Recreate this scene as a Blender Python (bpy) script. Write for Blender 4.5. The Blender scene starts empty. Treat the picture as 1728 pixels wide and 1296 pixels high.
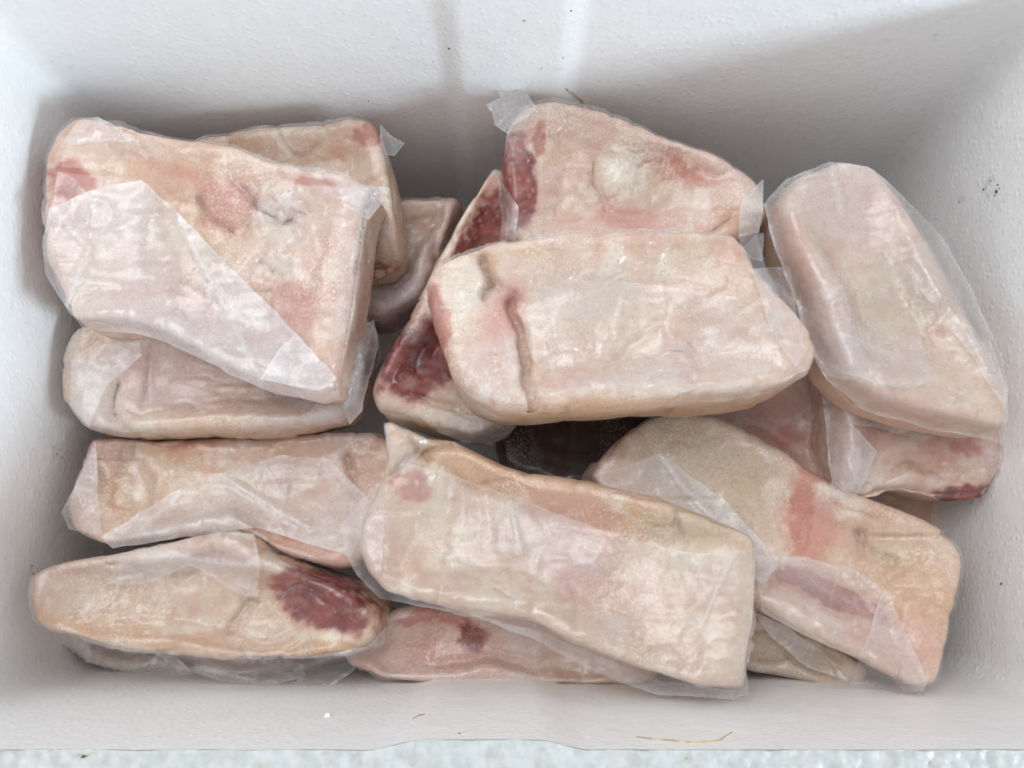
import bpy, bmesh, math, random
import numpy as np
from mathutils import Vector, Matrix
from mathutils.bvhtree import BVHTree
from mathutils.geometry import delaunay_2d_cdt

random.seed(7)
rng = np.random.default_rng(7)
S = bpy.context.scene
COL = S.collection

# ------------------------------------------------------------------ camera
CAM_H = 0.55
TILT = math.radians(11.0)
FPX, CX, CY = 1305.0, 864.0, 648.0          # focal length and centre in photograph pixels
cam_d = bpy.data.cameras.new('camera')
cam = bpy.data.objects.new('camera', cam_d)
COL.objects.link(cam)
cam.location = (0, 0, CAM_H)
cam.rotation_euler = (TILT, 0, 0)
cam_d.sensor_fit = 'HORIZONTAL'
cam_d.sensor_width = 36.0
cam_d.lens = 36.0 * FPX / 1728.0
cam_d.clip_start = 0.01
cam_d.clip_end = 50
S.camera = cam

# ------------------------------------------------------------------ light
world = bpy.data.worlds.new('World')
S.world = world
world.use_nodes = True
bg = world.node_tree.nodes['Background']
bg.inputs['Color'].default_value = (0.90, 0.95, 1.0, 1)
bg.inputs['Strength'].default_value = 0.80

key_d = bpy.data.lights.new('window_light', 'AREA')
key_d.shape = 'RECTANGLE'
key_d.size, key_d.size_y = 0.60, 0.40
key_d.energy = 42
key_d.color = (0.70, 0.88, 1.0)
key = bpy.data.objects.new('window_light', key_d)
COL.objects.link(key)
key.location = (2.05, -0.98, 0.86)
key.rotation_euler = (Vector((-0.1, 0.12, 0.12)) - Vector(key.location)).to_track_quat('-Z', 'Y').to_euler()

soft_d = bpy.data.lights.new('skylight', 'AREA')
soft_d.shape = 'RECTANGLE'
soft_d.size, soft_d.size_y = 1.5, 1.1
soft_d.energy = 25
soft_d.color = (0.93, 0.97, 1.0)
soft = bpy.data.objects.new('skylight', soft_d)
COL.objects.link(soft)
soft.location = (-0.55, 0.72, 1.9)
soft.rotation_euler = (Vector((0, 0.08, 0.1)) - Vector(soft.location)).to_track_quat('-Z', 'Y').to_euler()

S.view_settings.view_transform = 'Standard'
S.view_settings.look = 'None'
S.view_settings.exposure = -0.07
S.view_settings.gamma = 1.0
S.cycles.use_denoising = True
S.cycles.max_bounces = 10
S.cycles.diffuse_bounces = 8
S.cycles.glossy_bounces = 2
S.cycles.transparent_max_bounces = 12
S.cycles.use_adaptive_sampling = True
S.cycles.adaptive_threshold = 0.03

# ------------------------------------------------------------------ geometry helpers
ST, CT = math.sin(TILT), math.cos(TILT)


def W(px, py, z):
    """a point of the place: where the sight line of a photograph pixel meets height z"""
    u, v = (px - CX) / FPX, (CY - py) / FPX
    t = (CAM_H - z) / (CT - v * ST)
    return np.array([u * t, t * (ST + v * CT), z])


def to_px(P):
    x, y, z = P[:, 0], P[:, 1], P[:, 2] - CAM_H
    depth = y * ST - z * CT
    up = y * CT + z * ST
    return CX + FPX * x / depth, CY - FPX * up / depth


def _hash(ix, iy, iz, seed):
    h = (ix * 374761393 + iy * 668265263 + iz * 2147483647 + seed * 1274126177) & 0xFFFFFFFF
    h = ((h ^ (h >> 13)) * 1274126177) & 0xFFFFFFFF
    h = ((h ^ (h >> 16)) * 2246822519) & 0xFFFFFFFF
    return ((h ^ (h >> 15)) & 0xFFFFFF) / float(0xFFFFFF)


def vnoise(P, freq, seed=0):
    Q = P * freq + 1000.0
    I = np.floor(Q).astype(np.int64)
    F = Q - I
    F = F * F * (3 - 2 * F)
    out = 0
    for dx in (0, 1):
        wx = F[:, 0] if dx else 1 - F[:, 0]
        for dy in (0, 1):
            wy = F[:, 1] if dy else 1 - F[:, 1]
            for dz in (0, 1):
                wz = F[:, 2] if dz else 1 - F[:, 2]
                out = out + wx * wy * wz * _hash(I[:, 0] + dx, I[:, 1] + dy, I[:, 2] + dz, seed)
    return out * 2 - 1


def fbm(P, freq, seed=0, oct=3):
    a, s, tot = 1.0, 0, 0
    for k in range(oct):
        s = s + a * vnoise(P, freq * 2 ** k, seed + k * 17)
        tot += a
        a *= 0.5
    return s / tot


def sstep(a, b, x):
    t = np.clip((x - a) / (b - a), 0, 1)
    return t * t * (3 - 2 * t)


def mesh_np(name, V, F):
    me = bpy.data.meshes.new(name)
    me.from_pydata([tuple(v) for v in V], [], [tuple(int(i) for i in f) for f in F])
    me.update()
    return me


def attr(me, name, arr):
    a = me.attributes.get(name) or me.attributes.new(name, 'FLOAT', 'POINT')
    a.data.foreach_set('value', np.ascontiguousarray(arr, dtype=np.float32))


def verts(me):
    V = np.empty(len(me.vertices) * 3, dtype=np.float64)
    me.vertices.foreach_get('co', V)
    return V.reshape(-1, 3)


def set_verts(me, V):
    me.vertices.foreach_set('co', np.ascontiguousarray(V, dtype=np.float32).ravel())
    me.update()


def edges(me):
    E = np.empty(len(me.edges) * 2, dtype=np.int32)
    me.edges.foreach_get('vertices', E)
    return E.reshape(-1, 2)


def smooth(V, E, n, lam=0.5):
    cnt = np.bincount(E.ravel(), minlength=len(V)).astype(float)[:, None]
    for _ in range(n):
        A = np.zeros_like(V)
        for c in range(V.shape[1]):
            A[:, c] = np.bincount(E[:, 0], V[E[:, 1], c], len(V)) + np.bincount(E[:, 1], V[E[:, 0], c], len(V))
        V = V + lam * (A / np.maximum(cnt, 1) - V)
    return V


def normals(me):
    N = np.empty(len(me.vertices) * 3, dtype=np.float32)
    me.vertices.foreach_get('normal', N)
    return N.reshape(-1, 3).astype(np.float64)


def shade(me):
    me.polygons.foreach_set('use_smooth', [True] * len(me.polygons))


def link(name, me, mat, parent=None):
    o = bpy.data.objects.new(name, me)
    COL.objects.link(o)
    if mat:
        me.materials.append(mat)
    if parent:
        o.parent = parent
    return o


def tag(o, label, cat, group=None, kind=None):
    o['label'] = label
    o['category'] = cat
    if group:
        o['group'] = group
    if kind:
        o['kind'] = kind


# ------------------------------------------------------------------ materials
def new_mat(name):
    m = bpy.data.materials.new(name)
    m.use_nodes = True
    nt = m.node_tree
    nt.nodes.clear()
    return m, nt


class NB:
    def __init__(s, nt):
        s.nt = nt

    def n(s, typ, ins=None, **kw):
        nd = s.nt.nodes.new(typ)
        for k, v in kw.items():
            setattr(nd, k, v)
        for k, v in (ins or {}).items():
            if isinstance(v, bpy.types.NodeSocket):
                s.nt.links.new(v, nd.inputs[k])
            else:
                nd.inputs[k].default_value = v
        return nd

    def math(s, op, a, b=0.0, c=None):
        ins = {0: a, 1: b}
        if c is not None:
            ins[2] = c
        return s.n('ShaderNodeMath', ins, operation=op).outputs[0]

    def ramp(s, x, lo, hi, a=0.0, b=1.0):
        return s.n('ShaderNodeMapRange', {0: x, 1: lo, 2: hi, 3: a, 4: b}, interpolation_type='SMOOTHSTEP').outputs[0]

    def mix(s, f, a, b, mode='MIX'):
        nd = s.n('ShaderNodeMix', data_type='RGBA', blend_type=mode)
        for k, v in ((0, f), (6, a), (7, b)):
            if isinstance(v, bpy.types.NodeSocket):
                s.nt.links.new(v, nd.inputs[k])
            else:
                nd.inputs[k].default_value = v
        return nd.outputs[2]

    def noise(s, vec, scale, detail=3, rough=0.55, dist=0.0):
        return s.n('ShaderNodeTexNoise', {'Vector': vec, 'Scale': scale, 'Detail': detail, 'Roughness': rough,
                                          'Distortion': dist}).outputs[0]

    def at(s, name):
        return s.n('ShaderNodeAttribute', attribute_name=name).outputs['Fac']


def c4(r, g, b):
    return (r, g, b, 1)


def make_meat():
    m, nt = new_mat('duck_meat')
    b = NB(nt)
    geo = b.n('ShaderNodeNewGeometry')
    P = geo.outputs['Position']
    fine = b.noise(P, 620, 4, 0.7)
    vc = b.n('ShaderNodeAttribute', attribute_name='flesh').outputs['Color']
    col = b.mix(b.ramp(fine, 0.30, 0.70), b.mix(1.0, vc, c4(0.90, 0.87, 0.86), 'MULTIPLY'), b.mix(1.0, vc, c4(1.06, 1.075, 1.085), 'MULTIPLY'))
    vor = b.n('ShaderNodeTexVoronoi', {'Vector': P, 'Scale': 400.0, 'Randomness': 0.85})
    frost = b.math('MULTIPLY', b.ramp(fine, 0.50, 0.66), b.at('frost'))
    col = b.mix(frost, col, c4(0.86, 0.83, 0.82))
    sk = b.at('skin')
    dots = b.math('MULTIPLY', b.ramp(vor.outputs['Distance'], 0.24, 0.08), sk)
    col = b.mix(b.math('MULTIPLY', dots, 0.75), col, c4(0.27, 0.17, 0.10))
    bump = b.n('ShaderNodeBump', {'Height': fine, 'Strength': 0.5, 'Distance': 0.0010})
    pr = b.n('ShaderNodeBsdfPrincipled', {'Base Color': col, 'Roughness': 0.55, 'Normal': bump.outputs[0],
                                          'Specular IOR Level': 0.15})
    b.n('ShaderNodeOutputMaterial', {'Surface': pr.outputs[0]})
    return m


def make_film():
    m, nt = new_mat('plastic_film')
    b = NB(nt)
    geo = b.n('ShaderNodeNewGeometry')
    P = geo.outputs['Position']
    fine = b.noise(P, 520, 3, 0.65, 0.4)
    milk = b.at('milk')
    f = b.math('MULTIPLY', milk, b.ramp(fine, 0.32, 0.70, 0.86, 1.15))
    f = b.n('ShaderNodeClamp', {0: f, 1: 0.0, 2: 0.85}).outputs[0]
    bump = b.n('ShaderNodeBump', {'Height': fine, 'Strength': 0.22, 'Distance': 0.0008})
    tr = b.n('ShaderNodeBsdfTransparent', {'Color': c4(0.985, 0.982, 0.982)})
    df = b.n('ShaderNodeBsdfDiffuse', {'Color': c4(0.86, 0.835, 0.84)})
    tl = b.n('ShaderNodeBsdfTranslucent', {'Color': c4(0.90, 0.87, 0.875)})
    md = b.n('ShaderNodeMixShader', {0: 0.35, 1: df.outputs[0], 2: tl.outputs[0]})
    m1 = b.n('ShaderNodeMixShader', {0: f, 1: tr.outputs[0], 2: md.outputs[0]})
    gl = b.n('ShaderNodeBsdfGlossy', {'Color': c4(1, 1, 1), 'Roughness': 0.19, 'Normal': bump.outputs[0]})
    fre = b.n('ShaderNodeFresnel', {'IOR': 1.55}).outputs[0]
    fre = b.n('ShaderNodeClamp', {0: b.math('MULTIPLY', fre, 0.66), 1: 0.0, 2: 0.075}).outputs[0]
    m2 = b.n('ShaderNodeMixShader', {0: fre, 1: m1.outputs[0], 2: gl.outputs[0]})
    b.n('ShaderNodeOutputMaterial', {'Surface': m2.outputs[0]})
    return m


def make_foam(name='white_foam', sp=0.75, ca=(0.90, 0.895, 0.89), cb=(0.875, 0.868, 0.862)):
    m, nt = new_mat(name)
    b = NB(nt)
    geo = b.n('ShaderNodeNewGeometry')
    P = geo.outputs['Position']
    mid = b.noise(P, 170, 3, 0.6)
    vb = b.n('ShaderNodeTexVoronoi', {'Vector': P, 'Scale': 270.0}, feature='F1')
    h = b.math('ADD', b.ramp(vb.outputs['Distance'], 0.55, 0.0, 0.0, 0.55), b.math('MULTIPLY', mid, 0.25))
    rnd = b.n('ShaderNodeSeparateColor', {0: vb.outputs['Color']}).outputs[0]
    spark = b.math('MULTIPLY', b.ramp(vb.outputs['Distance'], 0.20, 0.06), b.ramp(rnd, 0.68, 0.92))
    col = b.mix(b.ramp(mid, 0.35, 0.7), c4(*ca), c4(*cb))
    d = b.at('dirt')
    x = b.math('ADD', d, b.math('MULTIPLY', b.math('SUBTRACT', mid, 0.5), 1.5))
    col = b.mix(b.math('MULTIPLY', b.ramp(x, 0.35, 0.95), b.math('MULTIPLY', b.ramp(d, 0.02, 0.3), 0.55)), col, c4(0.46, 0.39, 0.26))
    col = b.mix(b.math('MULTIPLY', b.ramp(x, 0.80, 0.95), b.ramp(d, 0.25, 0.6)), col, c4(0.10, 0.08, 0.05))
    col = b.mix(b.math('MULTIPLY', spark, sp), col, c4(0.93, 0.94, 0.95))
    bump = b.n('ShaderNodeBump', {'Height': h, 'Strength': 0.42, 'Distance': 0.0008})
    pr = b.n('ShaderNodeBsdfPrincipled', {'Base Color': col, 'Roughness': 0.45, 'Normal': bump.outputs[0],
                                          'Specular IOR Level': 0.4})
    b.n('ShaderNodeOutputMaterial', {'Surface': pr.outputs[0]})
    return m


def make_plain(name, c, rough=0.7, var=0.3, scale=200):
    m, nt = new_mat(name)
    b = NB(nt)
    geo = b.n('ShaderNodeNewGeometry')
    n = b.noise(geo.outputs['Position'], scale, 3)
    col = b.mix(b.ramp(n, 0.3, 0.7), c4(*[x * (1 - var) for x in c]), c4(*[min(1, x * (1 + var)) for x in c]))
    pr = b.n('ShaderNodeBsdfPrincipled', {'Base Color': col, 'Roughness': rough})
    b.n('ShaderNodeOutputMaterial', {'Surface': pr.outputs[0]})
    return m


MEAT, FILM, FOAM = make_meat(), make_film(), make_foam()
WORN_DIMMED = make_foam('worn_dimmed_foam', 0.15, (0.56, 0.57, 0.55), (0.46, 0.475, 0.452))  # worn rim foam, its colour also lowered against the bright light on top
STRAW = make_plain('dry_straw', (0.55, 0.46, 0.27))
DIRT = make_plain('dark_dirt', (0.085, 0.068, 0.045))
GROUND = make_plain('concrete_ground', (0.33, 0.32, 0.30), 0.9, 0.2, 12)

# ------------------------------------------------------------------ the ground and the foam box
RIM = 0.2315
FLOOR_Z = -0.03
XW = 0.262                 # half width inside, at z = 0.10
YB, YF = 0.252, -0.079     # back and front inner wall, at z = 0.10
WALL = 0.028

gm = mesh_np('ground', [(-3, -3, 0), (3, -3, 0), (3, 3, 0), (-3, 3, 0)], [(0, 1, 2, 3)])
g = link('ground', gm, GROUND)
g.location = (0, 0, FLOOR_Z - 0.03)
g['kind'] = 'structure'


def perimeter(z, step=0.0022):
    """inner outline of the box at height z, counter-clockwise, with rounded corners and a rib on both long walls"""
    k = (z - 0.10) * 0.028
    x0, x1, y0, y1 = -XW - k, XW + k, YF - k * 0.6, YB + k
    r = 0.012
    pts = []

    def rib(x, a, b, ramp):
        return np.clip(np.minimum((x - a) / ramp[0], (b - x) / ramp[1]), 0, 1)
    nx = int((x1 - x0 - 2 * r) / step)
    ny = int((y1 - y0 - 2 * r) / step)
    nx, ny = 232, 134
    xs = np.linspace(x0 + r, x1 - r, nx, endpoint=False)
    rf = rib(xs, -0.056, 0.030, (0.022, 0.020))
    rf = rf * rf * (3 - 2 * rf)
    for x, q in zip(xs, rf):
        pts.append((x, y0 + 0.0036 * q))
    for i in range(8):
        a = -math.pi / 2 + i / 8 * math.pi / 2
        pts.append((x1 - r + r * math.cos(a), y0 + r + r * math.sin(a)))
    for y in np.linspace(y0 + r, y1 - r, ny, endpoint=False):
        pts.append((x1, y))
    for i in range(8):
        a = i / 8 * math.pi / 2
        pts.append((x1 - r + r * math.cos(a), y1 - r + r * math.sin(a)))
    xs = np.linspace(x1 - r, x0 + r, nx, endpoint=False)
    rb = rib(xs, -0.042, 0.040, (0.017, 0.016))
    rb = rb * rb * (3 - 2 * rb)
    for x, q in zip(xs, rb):
        pts.append((x, y1 - 0.0052 * q))
    for i in range(8):
        a = math.pi / 2 + i / 8 * math.pi / 2
        pts.append((x0 + r + r * math.cos(a), y1 - r + r * math.sin(a)))
    for y in np.linspace(y1 - r, y0 + r, ny, endpoint=False):
        pts.append((x0, y))
    for i in range(8):
        a = math.pi + i / 8 * math.pi / 2
        pts.append((x0 + r + r * math.cos(a), y0 + r + r * math.sin(a)))
    return np.array(pts)


def bead_field(P, cell, seed):
    """rounded bead relief: distance to the nearest of jittered cell centres"""
    Q = P / cell
    I = np.floor(Q).astype(np.int64)
    best = np.full(len(P), 9.0)
    for dx in (-1, 0, 1):
        for dy in (-1, 0, 1):
            for dz in (-1, 0, 1):
                J = I + np.array([dx, dy, dz])
                C = J + np.stack([_hash(J[:, 0] + 500, J[:, 1] + 500, J[:, 2] + 500, seed + s) for s in (1, 2, 3)], 1)
                best = np.minimum(best, np.linalg.norm(Q - C, axis=1))
    return best


def facet_field(P, cell, seed, grad=1.0):
    """upper envelope of randomly tilted planes: the flat facets and sharp ridges of stretched film"""
    Q = P / cell
    I = np.floor(Q).astype(np.int64)
    best = np.full(len(P), -9.0)
    for dx in (-1, 0, 1):
        for dy in (-1, 0, 1):
            for dz in (-1, 0, 1):
                J = I + np.array([dx, dy, dz])
                h = [_hash(J[:, 0] + 500, J[:, 1] + 500, J[:, 2] + 500, seed * 7 + s) for s in range(7)]
                D = Q - (J + np.stack(h[:3], 1))
                G = (np.stack(h[3:6], 1) - 0.5) * 2 * grad
                best = np.maximum(best, (G * D).sum(1) - 0.55 * (D * D).sum(1) + 0.35 * (h[6] - 0.5))
    return best


box = bpy.data.objects.new('foam_box', None)
COL.objects.link(box)
box.location = (0, 0, 0)
tag(box, 'white expanded foam box holding the wrapped duck pieces', 'foam box')


def build_walls():
    zs = np.concatenate([np.linspace(RIM, 0.02, 78), np.linspace(0.0, FLOOR_Z, 5)])
    rings = [perimeter(z) for z in zs]
    n = len(rings[0])
    V = np.concatenate([np.column_stack([r, np.full(n, z)]) for r, z in zip(rings, zs)])
    F = []
    for j in range(len(zs) - 1):
        a, b_ = j * n, (j + 1) * n
        for i in range(n):
            k = (i + 1) % n
            F.append((a + i, a + k, b_ + k, b_ + i))
    # floor of the box
    c = len(V)
    V = np.vstack([V, [[0, 0.08, FLOOR_Z]]])
    a = (len(zs) - 1) * n
    for i in range(n):
        F.append((a + i, a + (i + 1) % n, c))
    # slight waviness of moulded foam
    w = fbm(V, 14, 3, 3) * 0.0009 + fbm(V, 90, 5, 2) * 0.00025
    cen = np.array([0, 0.085, 0.1])
    D = V - cen
    D[:, 2] = 0
    D /= np.maximum(np.linalg.norm(D, axis=1), 1e-6)[:, None]
    V = V + D * (w * sstep(RIM, RIM - 0.03, V[:, 2]))[:, None]
    V[:, 2] += np.where(V[:, 2] > RIM - 0.012, fbm(V * np.array([1, 1, 0.0]), 70, 29, 3) * 0.0009 * sstep(RIM - 0.012, RIM, V[:, 2]), 0)
    me = mesh_np('wall', V, [f[::-1] for f in F])
    shade(me)
    px, py = to_px(V)
    dirt = np.zeros(len(V))
    for (x, y, rx, ry, s) in [(1672, 322, 24, 36, .62), (1622, 338, 14, 18, .5), (98, 768, 30, 30, .55), (940, 105, 14, 22, .45),
                              (733, 38, 14, 18, .35), (1590, 60, 40, 18, .30), (55, 965, 10, 12, .5), (888, 32, 14, 12, .5),
                              (1690, 985, 9, 12, .5), (130, 110, 30, 20, .28), (985, 155, 40, 16, .32)]:
        q = ((px - x) / rx) ** 2 + ((py - y) / ry) ** 2
        dirt = np.maximum(dirt, s * np.exp(-q))
    attr(me, 'dirt', dirt)
    return link('wall', me, FOAM, box)


build_walls()


def build_rim():
    """the broken, beady upper edge: top face of the wall, then down the outside"""
    base = perimeter(RIM)
    # resample finely
    P = np.vstack([base, base[:1]])
    L = np.concatenate([[0], np.cumsum(np.linalg.norm(np.diff(P, axis=0), axis=1))])
    n = 1500
    s = np.linspace(0, L[-1], n, endpoint=False)
    Q = np.column_stack([np.interp(s, L, P[:, 0]), np.interp(s, L, P[:, 1])])
    cen = np.array([0, 0.0865])
    half = np.array([XW, (YB - YF) / 2])
    scale = (half + WALL) / half
    O = cen + (Q - cen) * scale
    O = np.clip(O, cen - half - WALL, cen + half + WALL)
    ts = np.concatenate([[0.010, 0.010, 0.020, 0.03, 0.045, 0.06, 0.085], np.linspace(0.12, 1.0, 24)])
    rows = []
    for t in ts:
        z = RIM
        if len(rows) == 0:
            z = RIM - 0.006
        rows.append(np.column_stack([Q * (1 - t) + O * t, np.full(n, z)]))
    V = np.concatenate(rows)
    bd = bead_field(V, 0.0052, 11)
    patch = sstep(-0.25, 0.35, fbm(V, 22, 21, 2))
    disp_on = np.ones(len(V))
    disp_on[:n] = 0
    V[:, 2] += disp_on * ((0.25 - bd ** 2) * 0.0024 * (0.30 + 0.70 * patch) + fbm(V * np.array([1, 1, 0.0]), 70, 29, 3) * 0.0009)
    V[n:, 1] += fbm(V[n:], 120, 31, 2) * 0.0006
    rows_n = len(ts)
    O3 = np.column_stack([O, np.full(n, FLOOR_Z - 0.03)])
    V = np.vstack([V, O3])
    F = []
    for j in range(rows_n):
        a, b_ = j * n, (j + 1) * n
        for i in range(n):
            k = (i + 1) % n
            F.append((a + i, b_ + i, b_ + k, a + k))
    me = mesh_np('rim', V, [f[::-1] for f in F])
    shade(me)
    px, py = to_px(V)
    dirt = np.zeros(len(V))
    for (x, y, rx, ry, s_) in [(1130, 1278, 40, 20, .55), (1230, 1282, 110, 18, .42), (150, 1278, 40, 14, .55), (690, 1285, 60, 14, .38), (1590, 1290, 90, 16, .42), (420, 1288, 120, 18, .36), (880, 1288, 80, 14, .34)]:
        dirt = np.maximum(dirt, s_ * np.exp(-((px - x) / rx) ** 2 - ((py - y) / ry) ** 2))
    bdx = np.concatenate([bd, np.zeros(n)])
    dirt = np.maximum(dirt * 0.6, dirt * 1.7 * sstep(0.50, 0.75, bdx))
    attr(me, 'dirt', dirt)
    return link('rim', me, WORN_DIMMED, box)


build_rim()

# ------------------------------------------------------------------ wrapped pieces
CH = ('red', 'pink', 'tan', 'pale', 'olive', 'brown', 'skin')


def chaikin(P, n=2, q=0.25):
    for _ in range(n):
        Q = np.roll(P, -1, axis=0)
        P = np.stack([P * (1 - q) + Q * q, P * q + Q * (1 - q)], 1).reshape(-1, P.shape[1])
    return P


def seg_dist(x, y, poly):
    """distance in pixels to a polyline, plus the position along it"""
    best = np.full(len(x), 1e9)
    for (ax, ay), (bx, by) in zip(poly[:-1], poly[1:]):
        dx, dy = bx - ax, by - ay
        t = np.clip(((x - ax) * dx + (y - ay) * dy) / (dx * dx + dy * dy + 1e-9), 0, 1)
        best = np.minimum(best, np.hypot(x - ax - t * dx, y - ay - t * dy))
    return best


def voxel(me, size):
    o = bpy.data.objects.new('tmp', me)
    COL.objects.link(o)
    md = o.modifiers.new('r', 'REMESH')
    md.mode = 'VOXEL'
    md.voxel_size = size
    dg = bpy.context.evaluated_depsgraph_get()
    out = bpy.data.meshes.new_from_object(o.evaluated_get(dg))
    bpy.data.objects.remove(o)
    bpy.data.meshes.remove(me)
    return out


PACKS = []


def crease_lines(x, y, V, outline, sd, count=16):
    """long straight creases of stretched film"""
    rr = random.Random(sd)
    out = np.zeros(len(x))
    c = outline.mean(0)
    ev, vec = np.linalg.eigh(np.cov((outline - c).T))
    ax = vec[:, 1]
    base = math.atan2(ax[1], ax[0])
    wx, wy = 4 * vnoise(V, 60, sd + 91), 4 * vnoise(V, 60, sd + 92)
    for _ in range(count):
        p = outline[rr.randrange(len(outline))]
        q = c + (p - c) * rr.uniform(0.2, 0.95)
        ang = base + rr.choice((0, 0, math.pi / 2, math.pi / 2, rr.uniform(0, 3.1))) + rr.gauss(0, 0.28)
        L = rr.uniform(40, 170)
        dx, dy = math.cos(ang), math.sin(ang)
        t = (x + wx - q[0]) * dx + (y + wy - q[1]) * dy
        d = -(x + wx - q[0]) * dy + (y + wy - q[1]) * dx
        w = rr.uniform(2.2, 4.5)
        out = np.maximum(out, rr.uniform(0.5, 1.0) * np.exp(-(d / w) ** 2) * np.clip(1 - (2 * t / L) ** 2, 0, 1))
    return out


def pack(label, outline, z, T, R=0.018, patches=(), creases=(), ridges=(), slopes=(), flaps=(), lump=1.0,
         milk=0.10, milkp=(), seed=0, vox=0.00125, film_lift=0.0004, tint=(0, 0, 0)):
    """one wrapped piece. outline: photograph pixels of its silhouette; z: middle height (number or three
    (px, py, z) anchors of a tilted plane); T: thickness; R: edge rounding"""
    if isinstance(z, (int, float)):
        zf = lambda px, py: z
    else:
        A = np.array([[a[0], a[1], 1.0] for a in z])
        co = np.linalg.lstsq(A, np.array([a[2] for a in z]), rcond=None)[0]
        zf = lambda px, py: co[0] * px + co[1] * py + co[2]
    P2 = chaikin(chaikin(np.array(outline, float), 1, 0.10), 1, 0.25)
    R = R * 0.58
    P = np.array([np.append(W(x, y, zf(x, y) + 0.20 * T)[:2], zf(x, y)) for x, y in P2])
    n = len(P)
    cen = P.mean(0)
    P = P - (P - cen) / np.linalg.norm(P - cen, axis=1)[:, None] * 0.0012
    rows = []
    K = 7
    D = np.linalg.norm(P - cen, axis=1)
    # orientation-independent ring stack: bottom centre .. rim .. top centre
    for sgn in (-1, 1):
        rr = []
        for k in range(K + 1):
            th = k / K * math.pi / 2
            ins = np.minimum(R * (1 - max(math.cos(th), 0) ** 0.44), D * 0.9)
            h = sgn * T / 2 * math.sin(th) ** 0.44
            Q = P + (cen - P) * (ins / D)[:, None]
            Q[:, 2] += h
            rr.append(Q)
        rr.append(cen + (rr[-1] - cen) * 0.5 + np.array([0, 0, sgn * T * 0.03]))
        rows.append(rr)
    stack = rows[0][::-1] + rows[1][1:]
    V = np.concatenate(stack)
    F = []
    for j in range(len(stack) - 1):
        for i in range(n):
            k = (i + 1) % n
            F.append((j * n + i, j * n + k, (j + 1) * n + k, (j + 1) * n + i))
    F.append(tuple(range(n))[::-1])
    F.append(tuple(range((len(stack) - 1) * n, len(stack) * n)))
    me = voxel(mesh_np('meat', V, F), vox)
    V = verts(me)
    E = edges(me)
    V = smooth(V, E, 2)
    set_verts(me, V)
    sd = seed * 101 + 13
    px, py = to_px(V)
    N = normals(me)
    up = sstep(-0.1, 0.35, N[:, 2])
    # facets: the side of a line sinks away
    dz = np.zeros(len(V))
    for (ax, ay, bx, by, k, soft) in slopes:
        dx, dy = bx - ax, by - ay
        Ld = math.hypot(dx, dy)
        d = ((px - ax) * dy - (py - ay) * dx) / Ld          # >0 : left of a->b in image sense
        d = d * (CAM_H - V[:, 2]) / FPX
        d = 0.5 * (d + np.sqrt(d * d + soft * soft)) - 0.5 * soft
        dz -= k * d
    dz = np.maximum(dz, -T * 0.75)
    for (poly, wpx, dep) in creases:
        wob = 1 + 0.35 * vnoise(V, 180, sd + 3)
        d = seg_dist(px + 5 * vnoise(V, 90, sd + 1), py + 5 * vnoise(V, 90, sd + 2), poly)
        dz -= dep * (0.55 * np.exp(-(d / (wpx * wob)) ** 2) + 0.55 * np.exp(-d / (0.9 * wpx)))
    for (poly, wpx, dep) in ridges:
        d = seg_dist(px, py, poly)
        dz += dep * np.exp(-(d / wpx) ** 2)
    V[:, 2] += dz * up
    set_verts(me, V)
    N = normals(me)
    lum = (fbm(V, 20, sd, 2) * 0.0019 + fbm(V, 65, sd + 5, 3) * 0.0009 + (facet_field(V, 0.042, sd + 2, 0.9) - 0.35) * 0.0042) * lump
    lum += -0.0009 * np.clip(1 - np.abs(fbm(V, 48, sd + 9, 2)) * 6, 0, 1) * lump
    for (kind, x, y, rx, ry, rot, s) in patches:
        if kind in ('pale', 'brown') and s > 0.75:
            q = np.hypot((px - x) / rx, (py - y) / ry)
            lum += 0.0016 * sstep(1.3, 0.7, q) * (np.clip(1 - np.abs(fbm(V, 110, sd + 15, 3)) * 4, 0, 1) - 0.3)
    lum -= lum.mean() + 0.0002
    V = V + N * lum[:, None]
    set_verts(me, V)
    # colour of fat, skin and meat, vertex by vertex
    wx = px + 20 * fbm(V, 45, sd + 31, 4) + 7 * fbm(V, 260, sd + 33, 2)
    wy = py + 20 * fbm(V, 45, sd + 37, 4) + 7 * fbm(V, 260, sd + 39, 2)
    n1, n2, n3 = fbm(V, 20, sd + 61, 3), fbm(V, 75, sd + 63, 4), fbm(V, 230, sd + 65, 3)
    C = np.empty((len(V), 3))
    C[:] = (0.740, 0.575, 0.445)

    def blend(f, c):
        C[:] = C * (1 - f[:, None]) + np.array(c) * f[:, None]
    blend(sstep(-0.15, 0.45, n1) * 0.55, (0.745, 0.510, 0.425))
    blend(sstep(0.05, 0.5, -n1 + 0.4 * n2) * 0.55, (0.700, 0.545, 0.370))
    blend(sstep(0.05, 0.45, n2) * 0.75, (0.830, 0.735, 0.625))
    blend(sstep(0.05, 0.45, -n2 + 0.3 * n3) * 0.55, (0.655, 0.410, 0.310))
    vein = np.clip(1 - np.abs(fbm(V, 34, sd + 71, 3)) * 11, 0, 1) * sstep(0.0, 0.4, fbm(V, 16, sd + 73, 2) + 0.1)
    blend(sstep(0.10, 0.45, n3) * 0.38, (0.84, 0.77, 0.68))
    blend(sstep(0.12, 0.45, -n3) * 0.36, (0.60, 0.36, 0.27))
    blend(vein * 0.55, (0.66, 0.34, 0.27))
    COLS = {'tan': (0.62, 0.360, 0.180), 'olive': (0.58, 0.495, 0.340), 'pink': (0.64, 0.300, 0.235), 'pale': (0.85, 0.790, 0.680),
            'brown': (0.30, 0.150, 0.095), 'dark': (0.070, 0.020, 0.017)}  # 'dark': liver-dark meat with the shade of the middle gap painted in
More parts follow.
